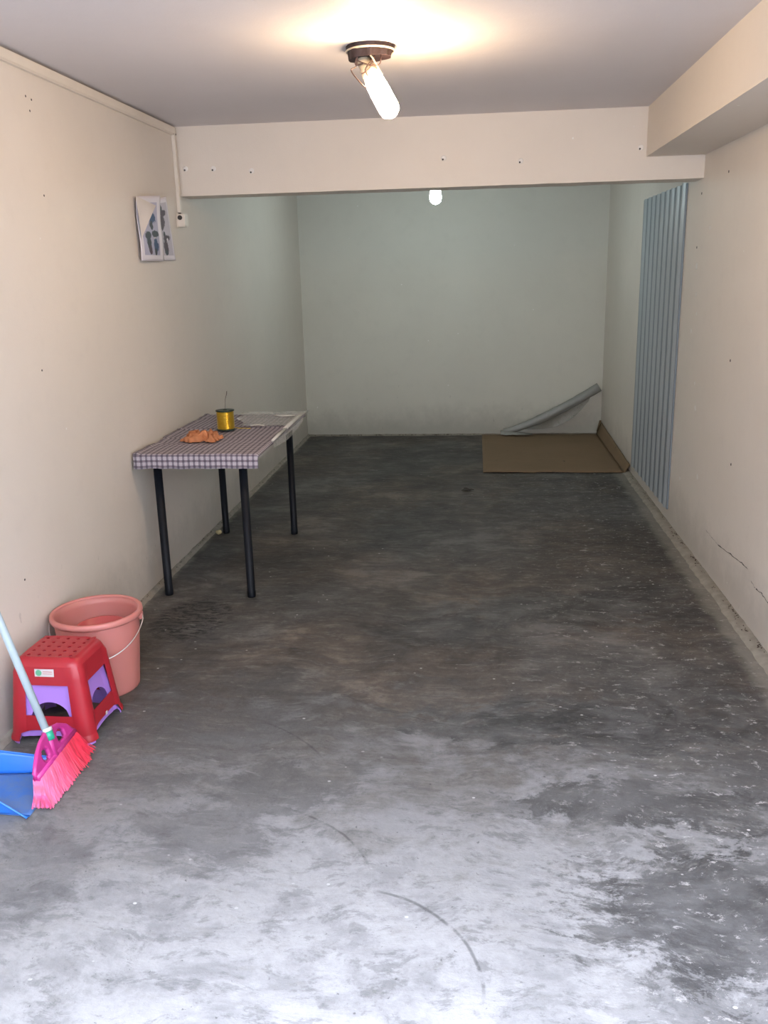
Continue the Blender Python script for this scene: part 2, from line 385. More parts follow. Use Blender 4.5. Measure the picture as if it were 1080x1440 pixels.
# crumbs of grit that lie in the gap between ledge and wall
bm = bmesh.new(); R = random.Random(3)
def crumb(bm, x, y, z, s, R):
    g = bmesh.ops.create_icosphere(bm, subdivisions=1, radius=s)
    for v in g['verts']: v.co = Vector((v.co.x * R.uniform(.6, 1.3) + x, v.co.y * R.uniform(.8, 1.9) + y, v.co.z * .6 + z))
for i in range(420):
    y = 3.0 + 3.7 * R.random() ** 1.1; y += .04 * nz(y * 7); crumb(bm, XR - .003 - abs(R.gauss(0, .010 + .012 * max(0, nz(y * 3, 4)))), y, .0155, R.uniform(.0012, .0042), R)
for i in range(200):
    y = 3.3 + 5.0 * R.random(); crumb(bm, XL + .003 + abs(R.gauss(0, .010)), y, .0155, R.uniform(.0012, .0036), R)
for i in range(60): crumb(bm, XL + R.random() * 1.65, YB - .02 - abs(R.gauss(0, .015)), .010, R.uniform(.003, .007), R)
g = tag(obj('grit', bm, M['grime']), 'brown crumbs of dirt and grit lying along the foot of the walls', 'dirt'); g['kind'] = 'stuff'

# nail heads, filler patches, crack: pieces of the walls
def dot(name, mat, axis, a, b, r, parent, wallpos, flat=.35):
    bm = bmesh.new(); g = bmesh.ops.create_icosphere(bm, subdivisions=2, radius=r)
    for v in g['verts']:
        c = v.co
        if axis == 'x': v.co = Vector((wallpos + c.x * flat, a + c.y, b + c.z))
        else: v.co = Vector((a + c.x, wallpos + c.y * flat, b + c.z))
    return obj(name, bm, mat, parent, True)
for x, z in ((-1.612, 2.135), (-1.454, 2.13), (-1.238, 2.111), (-.178, 2.139), (.233, 2.11), (.859, 2.154)):
    dot('nail', M['hole'], 'y', x, z, .0065, beam, Y1); dot('filler', M['putty'], 'y', x + .004, z + .006, .015, beam, Y1, .12)
for y, z in ((2.928, .5), (3.26, 1.232), (3.442, 2.218), (3.419, 2.176), (3.452, 1.88), (3.399, 2.223)):
    dot('nail', M['hole'], 'x', y, z, .0045, wl, XL)
for y, z in ((4.616, 1.982), (5.153, 1.647), (5.122, 1.922), (4.345, 1.118), (4.199, .649)):
    dot('nail', M['hole'], 'x', y, z, .007, wr, XR)
for y, z, s in ((5.13, 1.55, .02), (5.1, 1.40, .013), (5.16, 1.20, .014), (5.0, .93, .012), (4.95, .80, .018), (4.8, .45, .016), (4.9, 1.74, .012), (5.2, .35, .012), (5.06, 1.30, .011)):
    dot('filler', M['putty'], 'x', y, z, s, wr, XR, .1)
def crack(pts, wd):
    bm = bmesh.new(); P = []
    for (a, b), (c, d) in zip(pts, pts[1:]):
        for k in range(6):
            s = k / 6; P.append((a + (c - a) * s + .006 * nz(a * 50 + k), b + (d - b) * s + .007 * nz(b * 90, k * 1.7)))
    P.append(pts[-1]); rows = []
    for i, (y, z) in enumerate(P):
        wv = wd * max(.02, .6 + 1.3 * nz(i * .7, 5))
        rows.append([bm.verts.new((XR - .0015, y, z + wv)), bm.verts.new((XR - .0015, y, z - wv))])
    for a, b in zip(rows, rows[1:]): bm.faces.new((a[0], a[1], b[1], b[0]))
    obj('crack', bm, M['hole'], wr)
crack([(4.546, .225), (4.42, .222), (4.305, .22)], .0012)
crack([(4.305, .22), (4.083, .241), (3.926, .259), (3.82, .26)], .0030)
crack([(3.76, .228), (3.70, .217)], .002)
crack([(3.69, .217), (3.607, .225), (3.529, .217), (3.40, .20)], .0034)

# ------------------------------------------------------------------ cable trunking and junction box
t_ = empty('cable_trunking', (XL, 3.2, 2.3), 'cream plastic cable trunking along the top of the left wall, dropping beside the beam', 'cable trunking')
def local(o, bmo):   # give children world-space meshes under an offset empty
    bmo.matrix_parent_inverse = o.matrix_world.inverted() if False else Matrix.Translation(-Vector(o.location)); return bmo
def put(child, root):
    child.parent = root; child.matrix_parent_inverse = (Matrix.Translation(root.location) @ Matrix.Rotation(root.rotation_euler.z, 4, 'Z')).inverted(); return child
put(newbox('channel', M['trunk'], (XL + .0005, XL + .020, Y0 + .05, Y1 - .06, ZC - .050, ZC - .008), bev=.003), t_)
put(newbox('lid', M['trunk'], (XL + .020, XL + .024, Y0 + .05, Y1 - .06, ZC - .046, ZC - .012), bev=.0015), t_)
put(newbox('drop_channel', M['trunk'], (XL + .0005, XL + .018, Y1 - .060, Y1 - .028, 1.908, ZC - .008), bev=.003), t_)
for zz in (2.315,):
    for dy in (-.075, -.035): put(dot('screw', M['hole'], 'x', Y1 + dy, zz, .005, None, XL + .020), t_)
b_ = empty('junction_box', (XL, 5.03, 1.83), 'small cream junction box with a round dark hole, below the trunking', 'junction box')
put(newbox('box_body', M['trunk'], (XL + .0005, XL + .045, 5.02, 5.088, 1.832, 1.900), bev=.004), b_)
bm = bmesh.new(); bmesh.ops.create_cone(bm, cap_ends=True, segments=24, radius1=.0125, radius2=.0125, depth=.006)
bmesh.ops.rotate(bm, verts=bm.verts, matrix=Matrix.Rotation(pi / 2, 3, 'X')); bmesh.ops.translate(bm, verts=bm.verts, vec=(XL + .020, 5.0185, 1.880))
put(obj('cable_hole', bm, M['hole']), b_)
put(newbox('base_plate', M['trunk'], (XL + .0005, XL + .006, 5.014, 5.112, 1.828, 1.906), bev=.002), b_)
put(newbox('cable_sleeve', M['grime'], (XL + .002, XL + .014, 5.043, 5.069, 1.900, 1.910)), b_)

# ------------------------------------------------------------------ paper prints on the left wall
def print_mat(name, figs, ground):
    # a printed sheet: pale ground with a few figure-like blots of ink (uv space)
    t = NT(name); uv = t.n.new('ShaderNodeUVMap').outputs[0]; U, V, _ = t.sep(uv)
    paper = (.70, .66, .70, 1)
    inside = t.math('MULTIPLY', t.math('MULTIPLY', t.smooth(U, ground[0] - .005, ground[0] + .005), t.smooth(U, ground[1] + .005, ground[1] - .005)),
                    t.math('MULTIPLY', t.smooth(V, ground[2] - .005, ground[2] + .005), t.smooth(V, ground[3] + .005, ground[3] - .005)))
    c = t.mix(inside, paper, ground[4])
    wob = t.math('MULTIPLY', t.math('SUBTRACT', t.noise(t.mapping(uv, (1, 1, 1)), 11, 5, .7), .5), 1.6)
    for cx, cy, rx, ry, col in figs:
        dx = t.math('DIVIDE', t.math('SUBTRACT', U, cx), rx); dy = t.math('DIVIDE', t.math('SUBTRACT', V, cy), ry)
        d = t.math('ADD', t.math('SQRT', t.math('ADD', t.math('MULTIPLY', dx, dx), t.math('MULTIPLY', dy, dy))), wob)
        c = t.mix(t.math('MULTIPLY', t.smooth(d, 1.15, .85), inside), c, col)
    t.set(c, .55); return t.m
BL, DK, MR, WH = (.010, .04, .13, 1), (.010, .010, .018, 1), (.045, .012, .025, 1), (.60, .55, .58, 1)
pm1 = print_mat('blue_print', [(.62, .80, .06, .07, DK), (.60, .66, .16, .09, BL), (.55, .55, .08, .07, DK), (.34, .40, .13, .06, DK), (.34, .28, .09, .12, DK), (.36, .17, .07, .07, MR),
                               (.68, .42, .18, .05, DK), (.66, .33, .06, .04, WH), (.68, .24, .13, .11, BL), (.64, .14, .06, .06, DK)], (.12, .86, .09, .90, (.40, .38, .50, 1)))
pm2 = print_mat('maroon_print', [(.40, .84, .10, .05, DK), (.50, .76, .26, .05, MR), (.36, .63, .22, .11, MR), (.32, .55, .16, .06, MR),
                                 (.42, .42, .10, .05, DK), (.55, .36, .27, .05, MR), (.62, .33, .06, .03, WH), (.42, .22, .20, .11, MR), (.42, .13, .15, .05, DK)], (.04, .92, .08, .92, (.46, .42, .48, 1)))
def paper(name, mat, y0, y1, z0, z1, curl, lab, fold=None, lean=0):
    bm = bmesh.new()
    def f(u, v):
        y = y0 + u * (y1 - y0); z = z0 + v * (z1 - z0) + .026 * u * v
        x = XL + .003 + curl(u, v)
        return (x, y + lean * (1 - v), z)
    grid(bm, 24, 24, f, lambda u, v: (u, v)); o = obj(name, bm, mat, None, True)
    m = o.modifiers.new('thickness', 'SOLIDIFY'); m.thickness = .0006; m.offset = 1
    return tag(o, lab, 'poster')
paper('paper_print', pm2, 4.665, 4.850, 1.650, 1.952, lambda u, v: .004 + .028 * max(0, .5 - u) ** 1.5 + .010 * u * u * (1 - v),
      'narrow paper print with maroon figures, behind and right of the blue one', lean=.045)
p1 = paper('paper_print', pm1, 4.375, 4.690, 1.645, 1.945, lambda u, v: .014 + .012 * u ** 2 + .010 * sin(u * 5) * (1 - v) + .003 * sin(v * 7),
      'curling white paper print with blue figures and a folded top corner')
bm = bmesh.new()   # the corner that has folded down over the print
def ff(u, v):
    y = 4.378 + u * .155 * (1 - .0 * v); z = 1.966 - v * .20 * (1 - u * .0)
    k = max(0, 1 - u * 1.0 - v * .0)
    return (XL + .030 + .012 * sin(u * pi), y, z)
A, B, Cc = (4.369, 1.947), (4.590, 1.915), (4.372, 1.750)
rows = []
for i in range(13):
    s = i / 12; row = []
    for j in range(13 - i):
        q = j / 12; a = 1 - s - q
        bulge = .014 * (4 * s * q) + .020 * s + .012 * q
        row.append(bm.verts.new((XL + .020 + bulge, a * A[0] + s * B[0] + q * Cc[0] + (-.028) * 4 * s * q * .5, a * A[1] + s * B[1] + q * Cc[1] + .035 * 4 * s * q * .5)))
    rows.append(row)
for i in range(12):
    for j in range(12 - i):
        bm.faces.new((rows[i][j], rows[i + 1][j], rows[i][j + 1]))
        if j + 1 < len(rows[i + 1]): bm.faces.new((rows[i + 1][j], rows[i + 1][j + 1], rows[i][j + 1]))
fc = obj('folded_corner', bm, plain('paper_back', (.66, .60, .55, 1), .6), p1, True)

# ------------------------------------------------------------------ ceiling lamp with warm bulb
L = empty('ceiling_lamp', (-.385, 3.53, ZC), 'bare warm bulb hanging tilted from a wire-bound ceiling rose', 'ceiling light')
def disc(name, mat, c, r, z0, z1, ragged, parent, tilt=0, tiltdir=0):
    bm = bmesh.new(); n = 48; top, bot = [], []
    for k in range(n):
        a = 2 * pi * k / n; rr = r * (1 + ragged * nz(cos(a) * 3, sin(a) * 3, z0 * 9)); dz = tilt * cos(a - tiltdir)
        top.append(bm.verts.new((c[0] + rr * cos(a), c[1] + rr * sin(a), z1 + dz * .3))); bot.append(bm.verts.new((c[0] + rr * .96 * cos(a), c[1] + rr * .96 * sin(a), z0 + dz)))
    for k in range(n): bm.faces.new((top[k], bot[k], bot[(k + 1) % n], top[(k + 1) % n]))
    bm.faces.new(top); bm.faces.new(bot[::-1]); bmesh.ops.recalc_face_normals(bm, faces=bm.faces)
    return put(obj(name, bm, mat), parent)
disc('ceiling_rose', M['rose'], (-.385, 3.535), .090, ZC - .013, ZC - .0005, .05, L)
bm = bmesh.new(); ring = [(-.385 + .089 * cos(a), 3.535 + .089 * sin(a), ZC - .017) for a in [2 * pi * k / 40 for k in range(41)]]
tube(bm, ring, .0035, 8, False); put(obj('ring', bm, M['palewire'], None, True), L)
disc('mounting_block', M['rose'], (-.388, 3.528), .080, ZC - .042, ZC - .018, .13, L, .006, 0.5)
b0 = Vector((-.408, 3.505, 2.305)); b1 = Vector((-.297, 3.405, 2.103)); ax = (b1 - b0)
newp = lambda s: b0 + ax * s
put(newtube('lamp_holder', M['ivory'], [newp(-.04), newp(.0), newp(.14), newp(.15), newp(.31), newp(.33)], [.026, .027, .027, .031, .033, .024]), L)
put(newtube('bulb', M['warm'], [newp(s) for s in (.33, .36, .42, .6, .85, .93, .98, 1.0)], [.026, .034, .036, .0375, .0375, .034, .022, .006], seg=24), L)
def wire(pts, r=.0022, mat='darkwire'):
    P = []; pts = [Vector(p) for p in pts]
    for i in range(len(pts) - 1):
        a, b, c, d = pts[max(i - 1, 0)], pts[i], pts[i + 1], pts[min(i + 2, len(pts) - 1)]
        for k in range(6):
            s = k / 6; P.append(.5 * ((2 * b) + (c - a) * s + (2 * a - 5 * b + 4 * c - d) * s * s + (3 * b - a - 3 * c + d) * s ** 3))
    P.append(pts[-1]); put(newtube('binding_wire', M[mat], P, r, seg=6), L)
sd = Vector((.03, -.018, 0)); o_ = newp(0)
wire([(-.425, 3.47, 2.33), newp(.1) + Vector((-.034, -.02, 0)), newp(.18) + Vector((-.062, -.02, .0)), newp(.42) + Vector((-.052, -.025, 0)), newp(.50) + Vector((-.038, -.02, 0)), newp(.45) + Vector((-.01, -.045, 0)), newp(.2) + Vector((-.01, -.04, .0)), newp(.1) + Vector((.03, -.03, .02))])
wire([newp(.02) + Vector((-.02, -.03, 0)), newp(.12) + Vector((.02, -.035, 0)), newp(.16) + Vector((.045, -.02, .015)), newp(.1) + Vector((.055, 0, .05)), (-.345, 3.5, 2.325)])
wire([newp(.25) + Vector((-.03, -.02, 0)), newp(.2) + Vector((0, -.04, 0)), newp(.08) + Vector((.03, -.03, .01)), (-.36, 3.48, 2.33)])
wire([(-.39, 3.46, 2.325), newp(.1) + Vector((.02, -.03, .03)), newp(.33) + Vector((.034, -.012, .01))], .0035, 'palewire')
wire([(-.42, 3.47, 2.33), newp(.06) + Vector((-.035, -.01, 0)), newp(.02) + Vector((0, -.03, -.01)), newp(.0) + Vector((.03, 0, 0))], .003)

LX2, LY2 = -.300, 6.95
L2 = empty('ceiling_lamp', (LX2, LY2, ZC), 'small cool white bulb hanging in the rear part behind the beam', 'ceiling light')
disc('ceiling_rose', M['whiteplastic'], (LX2, LY2), .07, ZC - .02, ZC - .0005, 0, L2)
put(newtube('cord', M['blackmetal'], [(LX2, LY2, ZC - .02), (LX2, LY2, 2.245)], .004), L2)
put(newtube('lamp_holder', M['ivory'], [(LX2, LY2, 2.25), (LX2, LY2, 2.24), (LX2, LY2, 2.165)], [.015, .022, .024]), L2)
put(newtube('bulb', M['cool'], [(LX2, LY2, z) for z in (2.165, 2.15, 2.12, 2.08, 2.055, 2.04, 2.034)], [.022, .030, .040, .044, .038, .022, .005], seg=24), L2)

# ------------------------------------------------------------------ blue corrugated sheet on the right wall
Ls = empty('corrugated_sheet', (XR, 6.1, .09), 'tall blue corrugated plastic sheet fixed flat on the right wall', 'plastic sheet')
SY0, SY1, SZ0, SZ1 = 5.45, 6.77, .088, 2.005
bm = bmesh.new(); NP = 9; per = (SY1 - SY0) / NP
def sh(u, v):
    y = SY0 + u * (SY1 - SY0); ph = (u * NP) % 1.0
    d = .5 - .5 * cos(2 * pi * ph)
    return (XR - .003 - .015 * d ** .8, y + .002 * nz(v * 5), SZ0 + v * (SZ1 - SZ0) + .004 * nz(u * 11))
grid(bm, NP * 12, 12, sh)
put(obj('panel', bm, M['sheet'], None, True), Ls)
for k in range(NP + 1):
    y = SY0 + k * per; wd = .022 if 0 < k < NP else .010
    bm = bmesh.new(); yc = y if 0 < k < NP else (y + .010 if k == 0 else y - .010)
    box(bm, XR - .0105, XR - .002, yc - wd, yc + wd, SZ0 + .002, SZ1 - .003)
    put(obj('groove', bm, M['rib']), Ls)

# ------------------------------------------------------------------ cardboard on the floor
C_ = empty('cardboard_sheet', (.6, 7.6, 0), 'brown flattened cardboard on the floor in the back right corner', 'cardboard')
def cb(x0, x1, y0, y1, th=.006):
    bm = bmesh.new()
    grid(bm, 20, 24, lambda u, v: (x0 + u * (x1 - x0), y0 + v * (y1 - y0) + (.012 * nz(u * 9) if v in (0, 1) else 0), .010 + .008 * abs(nz(u * 3, v * 3)) + .01 * v * abs(nz(u * 5, 7))))
    return bm
def solid(o, t=.005):
    m = o.modifiers.new('thickness', 'SOLIDIFY'); m.thickness = t; m.offset = -1; return o
bm = bmesh.new()
grid(bm, 44, 24, lambda u, v: (.062 + u * 1.088, 6.86 + v * 1.64 + (.012 * nz(u * 9) if v in (0, 1) else 0) - .015 * u, .010 + .008 * abs(nz(u * 3, v * 3)) + .01 * v * abs(nz(u * 5, 7)) - .004 * math.exp(-((u - .36) / .012) ** 2)))
put(solid(obj('flat_panel', bm, M['card'], None, True)), C_)
bm = bmesh.new()
grid(bm, 10, 24, lambda u, v: (1.150 + u * .036 + .004 * nz(v * 5, u) * (1 - u), 6.835 + v * 1.66, .010 + (u ** .9) * (.062 + .055 * v + .006 * nz(v * 13, u))))
put(solid(obj('raised_flap', bm, M['card'], None, True), .007), C_)
bm = bmesh.new()
grid(bm, 8, 8, lambda u, v: (1.186 - .030 * (1 - v) - .012 * sin(u * 3) * v, 8.46 + .03 * u - .03 * v, .04 + .105 * v + .01 * nz(u * 5)))
put(solid(obj('curled_end', bm, M['card'], None, True)), C_)
# ------------------------------------------------------------------ rolled film leaning in the corner
F_ = empty('film_roll', (.3, 8.42, 0), 'long grey roll of plastic film leaning in the back corner above the cardboard', 'plastic film')
path = []
for i in range(25):
    s = i / 24; x = .27 + s * .885
    z = .052 + .41 * (s ** 1.35) ; path.append((x, 8.43 + .03 * s, z))
bm = bmesh.new(); tube(bm, path, [.026 + .016 * min(1, i / 10) + .004 * nz(i * 1.3) for i in range(25)], 14)
put(obj('roll', bm, M['filmroll'], None, True), F_)
bm = bmesh.new()
def fl(u, v):
    x = .42 + u * .66; s = (x - .27) / .90; zt = .03 + .41 * s ** 1.35
    drop = .13 * sin(min(1, u * 1.05) ** 1.5 * pi * .93) ** .7 if 0 < u < 1 else 0
    return (x, 8.455 - .015 * sin(v * 3 + u * 5), max(.02, zt - v * drop))
grid(bm, 30, 6, fl); put(obj('loose_film', bm, M['film2'], None, True), F_)
bm = bmesh.new()
def fl2(u, v):
    return (.24 + u * .30, 8.36 + v * .09, .030 + .035 * (1 - u) * sin(v * pi) + .006 * nz(u * 9, v * 6))
grid(bm, 16, 8, fl2); put(obj('crumpled_end', bm, M['filmroll'], None, True), F_)

# ------------------------------------------------------------------ table
TZ = .738
Tt = empty('table', (-1.35, 4.63, 0), 'narrow white-topped table with four black metal legs against the left wall', 'table')
TX0, TX1, TY0, TY1 = -1.648, -1.040, 4.035, 5.235
put(newbox('tabletop', M['white_lam'], (TX0, TX1, TY0, TY1, TZ - .034, TZ), bev=.002), Tt)
for x, y in ((-1.120, 4.085), (-1.553, 4.100), (-1.120, 5.180), (-1.560, 5.200)):
    bm = bmesh.new()
    lathe(bm, [(.0005, 0), (.0205, 0), (.0215, .004), (.0215, .03), (.0205, .032), (.0205, TZ - .04), (.0005, TZ - .04)], 24, (x, y, 0))
    lg = put(obj('leg', bm, M['blackmetal'], None, True), Tt)
    mp = newbox('mounting_plate', M['blackmetal'], (x - .038, x + .038, y - .038, y + .038, TZ - .040, TZ - .0345), bev=.002); mp.parent = lg
# plaid cloth
bm = bmesh.new(); NX, NY = 60, 110; FD = .068
def leftx(y):
    return TX0 + .004 + .012 * abs(nz(y * 4.3)) + (.012 if 4.3 < y < 4.45 else 0)
def rightx(y):
    return TX1 + .012 + .003 * nz(y * 6)
def cl(u, v):
    L_ = FD + 1.20; a = v * L_
    y = TY0 - .008 + max(0, a - FD); x0, x1 = leftx(y), rightx(y)
    if a < FD:
        z = TZ + .004 - (FD - a); y = TY0 - .008 - .004 * nz(u * 14, a * 20) - .003 * (FD - a) / FD; x = x0 + u * (x1 - x0)
        z -= .004 * nz(u * 9) * (FD - a) / FD
    else:
        x = x0 + u * (x1 - x0)
        z = TZ + .004 + .0035 * max(0, nz(x * 9, y * 5, 1)) + .003 * max(0, nz(x * 22, y * 15, 6))
        if u < .04: z += .006 * max(0, nz(y * 11, 3)) + .003
        fold = math.exp(-((y - 4.74 - .12 * (x + 1.3)) / .012) ** 2); z += .006 * fold
        if a - FD < .006: z -= .002
    if u > .985 and a > FD: z -= .010 + .010 * abs(nz(y * 3.1)); x += .003
    return (x, y, z)
grid(bm, NX, NY, cl, lambda u, v: (u * .62, v * (FD + 1.20)))
bmesh.ops.recalc_face_normals(bm, faces=bm.faces)
clo = tag(obj('tablecloth', bm, M['plaid'], None, True), 'purple and white plaid cloth draped over the table, hanging over its front edge', 'tablecloth')
m = clo.modifiers.new('thickness', 'SOLIDIFY'); m.thickness = .0015; m.offset = 1
# clear film over the rear half with its edge rolled up
Fm = empty('clear_film', (-1.2, 4.95, TZ), 'clear plastic film spread over the rear of the table with a rolled edge', 'plastic film')
bm = bmesh.new()
def fm(u, v):
    y = 4.742 + v * .50; xl = -1.31 + .05 * nz(v * 3) - .10 * v; x = xl + u * (-1.028 - xl)
    return (x, y + .02 * nz(u * 4, 2) * (1 - v), TZ + .020 + .004 * nz(u * 7, v * 9) + .003 * nz(u * 19, v * 17))
grid(bm, 26, 36, fm); put(obj('film', bm, M['film'], None, True), Fm)
for pts, rr in (([(-1.018, 4.30, TZ + .018), (-1.020, 4.45, TZ + .020), (-1.018, 4.62, TZ + .022)], [.006, .010, .009]),
                ([(-1.020, 4.60, TZ + .024), (-1.018, 4.80, TZ + .026), (-1.018, 5.0, TZ + .026), (-1.010, 5.24, TZ + .022)], [.009, .013, .010, .005]),
                ([(-1.24, 4.735, TZ + .022), (-1.20, 4.745, TZ + .023), (-1.16, 4.73, TZ + .022)], [.003, .005, .003]),
                ([(-1.18, 5.06, TZ + .026), (-1.12, 5.03, TZ + .027), (-1.05, 5.05, TZ + .026)], [.003, .007, .004])):
    put(newtube('rolled_edge', M['filmedge'], pts, rr, seg=8), Fm)
bm = bmesh.new()
grid(bm, 4, 20, lambda u, v: (-1.008 + .004 * sin(v * 5), 4.28 + v * .80, TZ + .016 - u * (.030 + .02 * sin(v * pi))))
put(obj('hanging_edge', bm, M['film'], None, True), Fm)

# ------------------------------------------------------------------ spool
SP = Vector((-1.356, 4.660, TZ + .0125))
Sp = empty('wire_spool', SP, 'spool of shiny gold ribbon standing on the plaid cloth', 'spool')
bm = bmesh.new(); prof = [(.001, .006), (.044, .006)]
for k in range(15):
    z = .008 + k * .0062; prof += [(.0445, z), (.0475, z + .0018), (.0475, z + .0036), (.0445, z + .0056)]
prof += [(.044, .103), (.001, .103)]; lathe(bm, prof, 40, SP); put(obj('winding', bm, M['gold'], None, True), Sp)
for nm, z in (('lower_flange', 0), ('upper_flange', .103)):
    bm = bmesh.new(); lathe(bm, [(.012, z), (.050, z), (.051, z + .003), (.050, z + .006), (.012, z + .006)], 40, SP, True); put(obj(nm, bm, M['darkplastic'], None, True), Sp)
bm = bmesh.new(); lathe(bm, [(.011, .004), (.014, .004), (.014, .111), (.011, .111)], 20, SP, True); put(obj('core', bm, M['darkplastic'], None, True), Sp)
put(newtube('loose_end', M['gold'], [SP + Vector((.046, .0, .012)), SP + Vector((.075, .01, .005)), SP + Vector((.10, .015, .005)), SP + Vector((.135, .005, .005))], [.002] * 4, seg=6), Sp)
put(newtube('wire_tail', M['darkwire'], [SP + Vector((.0, 0, .10)), SP + Vector((.004, 0, .14)), SP + Vector((.006, 0, .165)), SP + Vector((.016, 0, .195)), SP + Vector((.018, 0, .21))], [.0010, .0010, .0012, .0018, .0016], seg=6), Sp)
# ------------------------------------------------------------------ orange cloth
bm = bmesh.new()
def rg(u, v):
    a, b = (u - .5) * 2, (v - .5) * 2
    x = -1.405 + a * .092 + .026 * nz(b * 1.9, 1) ; y = 4.375 + b * .078 + .045 * nz(a * 1.7, 5)
    r = max(abs(a), abs(b))
    ridge = max(0, nz(a * 1.3 + 3, b * 1.1, 2)) * .022 + (.5 - abs(nz(a * 2.6 + b, b * 1.3 - a * .6, 9))) * .052
    z = TZ + .012 + (.014 + ridge + .018 * nz(a * 4.5, b * 3.2, 3)) * (1 - .55 * r ** 3) - (.008 if r > .97 else 0)
    z = max(TZ + .0125 + .002 * abs(nz(a * 7, b * 7)), z - .012 * (r > .9) * (1 + nz(a * 6, b * 6)))
    return (x + .012 * nz(a * 4, b * 4, 4), y + .014 * nz(a * 4, b * 4, 8), z)
grid(bm, 46, 40, rg); bmesh.ops.recalc_face_normals(bm, faces=bm.faces)
o = tag(obj('crumpled_cloth', bm, M['rag'], None, True), 'crumpled orange suede cloth lying on the plaid tablecloth', 'cloth')
m = o.modifiers.new('thickness', 'SOLIDIFY'); m.thickness = .0022; m.offset = 1

# ------------------------------------------------------------------ bucket
BX, BY = -1.470, 3.085; RB, RT, BH = .136, .167, .318
Bk = empty('bucket', (BX, BY, 0), 'large coral pink plastic bucket with a wire handle, behind the stools', 'bucket')
bm = bmesh.new()
lathe(bm, [(.001, .006), (RB - .012, .006), (RB - .010, .0), (RB, .0), (RB + .001, .008), (RT - .006, BH - .03), (RT - .006, BH - .004), (RT - .009, BH - .004), (RT - .0095, BH - .03), (RB - .003, .012), (.001, .010)], 64, (BX, BY, 0))
put(obj('shell', bm, M['coral'], None, True), Bk)
bm = bmesh.new()
lathe(bm, [(RT - .010, BH - .002), (RT - .006, BH + .003), (RT + .002, BH + .004), (RT + .007, BH), (RT + .008, BH - .012), (RT + .005, BH - .020), (RT + .003, BH - .020), (RT + .003, BH - .008), (RT - .007, BH - .008)], 64, (BX, BY, 0), True)
put(obj('rim', bm, M['coral'], None, True), Bk)
HA = .20   # direction of the handle pivots
d_ = Vector((cos(HA), sin(HA), 0)); n_ = Vector((sin(HA), -cos(HA), 0))
for s in (-1, 1):
    c = Vector((BX, BY, BH - .028)) + d_ * s * (RT + .001); bm = bmesh.new()
    g = bmesh.ops.create_cube(bm, size=1); bmesh.ops.scale(bm, verts=bm.verts, vec=(.014, .030, .028)); bmesh.ops.bevel(bm, geom=bm.edges[:], offset=.003, segments=2, affect='EDGES')
    bmesh.ops.rotate(bm, verts=bm.verts, matrix=Matrix.Rotation(HA, 3, 'Z')); bmesh.ops.translate(bm, verts=bm.verts, vec=c); put(obj('ear', bm, M['coral']), Bk)
pts = []
Rw = RT + .012; tl = radians(-50)
for k in range(33):
    a = pi * k / 32; off = n_ * sin(a) * .172 - Vector((0, 0, 1)) * sin(a) * .118
    pts.append(Vector((BX, BY, BH - .026)) + d_ * cos(a) * Rw * (1.0 if k not in (0, 32) else .97) + off)
hn = put(newtube('handle', M['wire'], pts, .0022, seg=8), Bk)
gr = newtube('grip', M['whiteplastic'], [pts[k] for k in (13, 14, 15, 16, 17, 18)], .006, seg=12)
gr.parent = hn
# smaller red tub standing in it
Tb = empty('tub', (BX + .0, BY + .02, .013), 'small dark coral plastic tub standing inside the pink bucket', 'tub')
bm = bmesh.new(); lathe(bm, [(.001, .016), (.078, .016), (.088, .248), (.091, .250), (.091, .253), (.085, .253), (.075, .021), (.001, .021)], 40, (BX + .006, BY + .018, 0)); put(obj('tub_body', bm, M['tub'], None, True), Tb)
bm = bmesh.new(); lathe(bm, [(.090, .243), (.095, .244), (.096, .252), (.090, .2535)], 40, (BX + .006, BY + .018, 0), True); put(obj('tub_rim', bm, M['tub'], None, True), Tb)

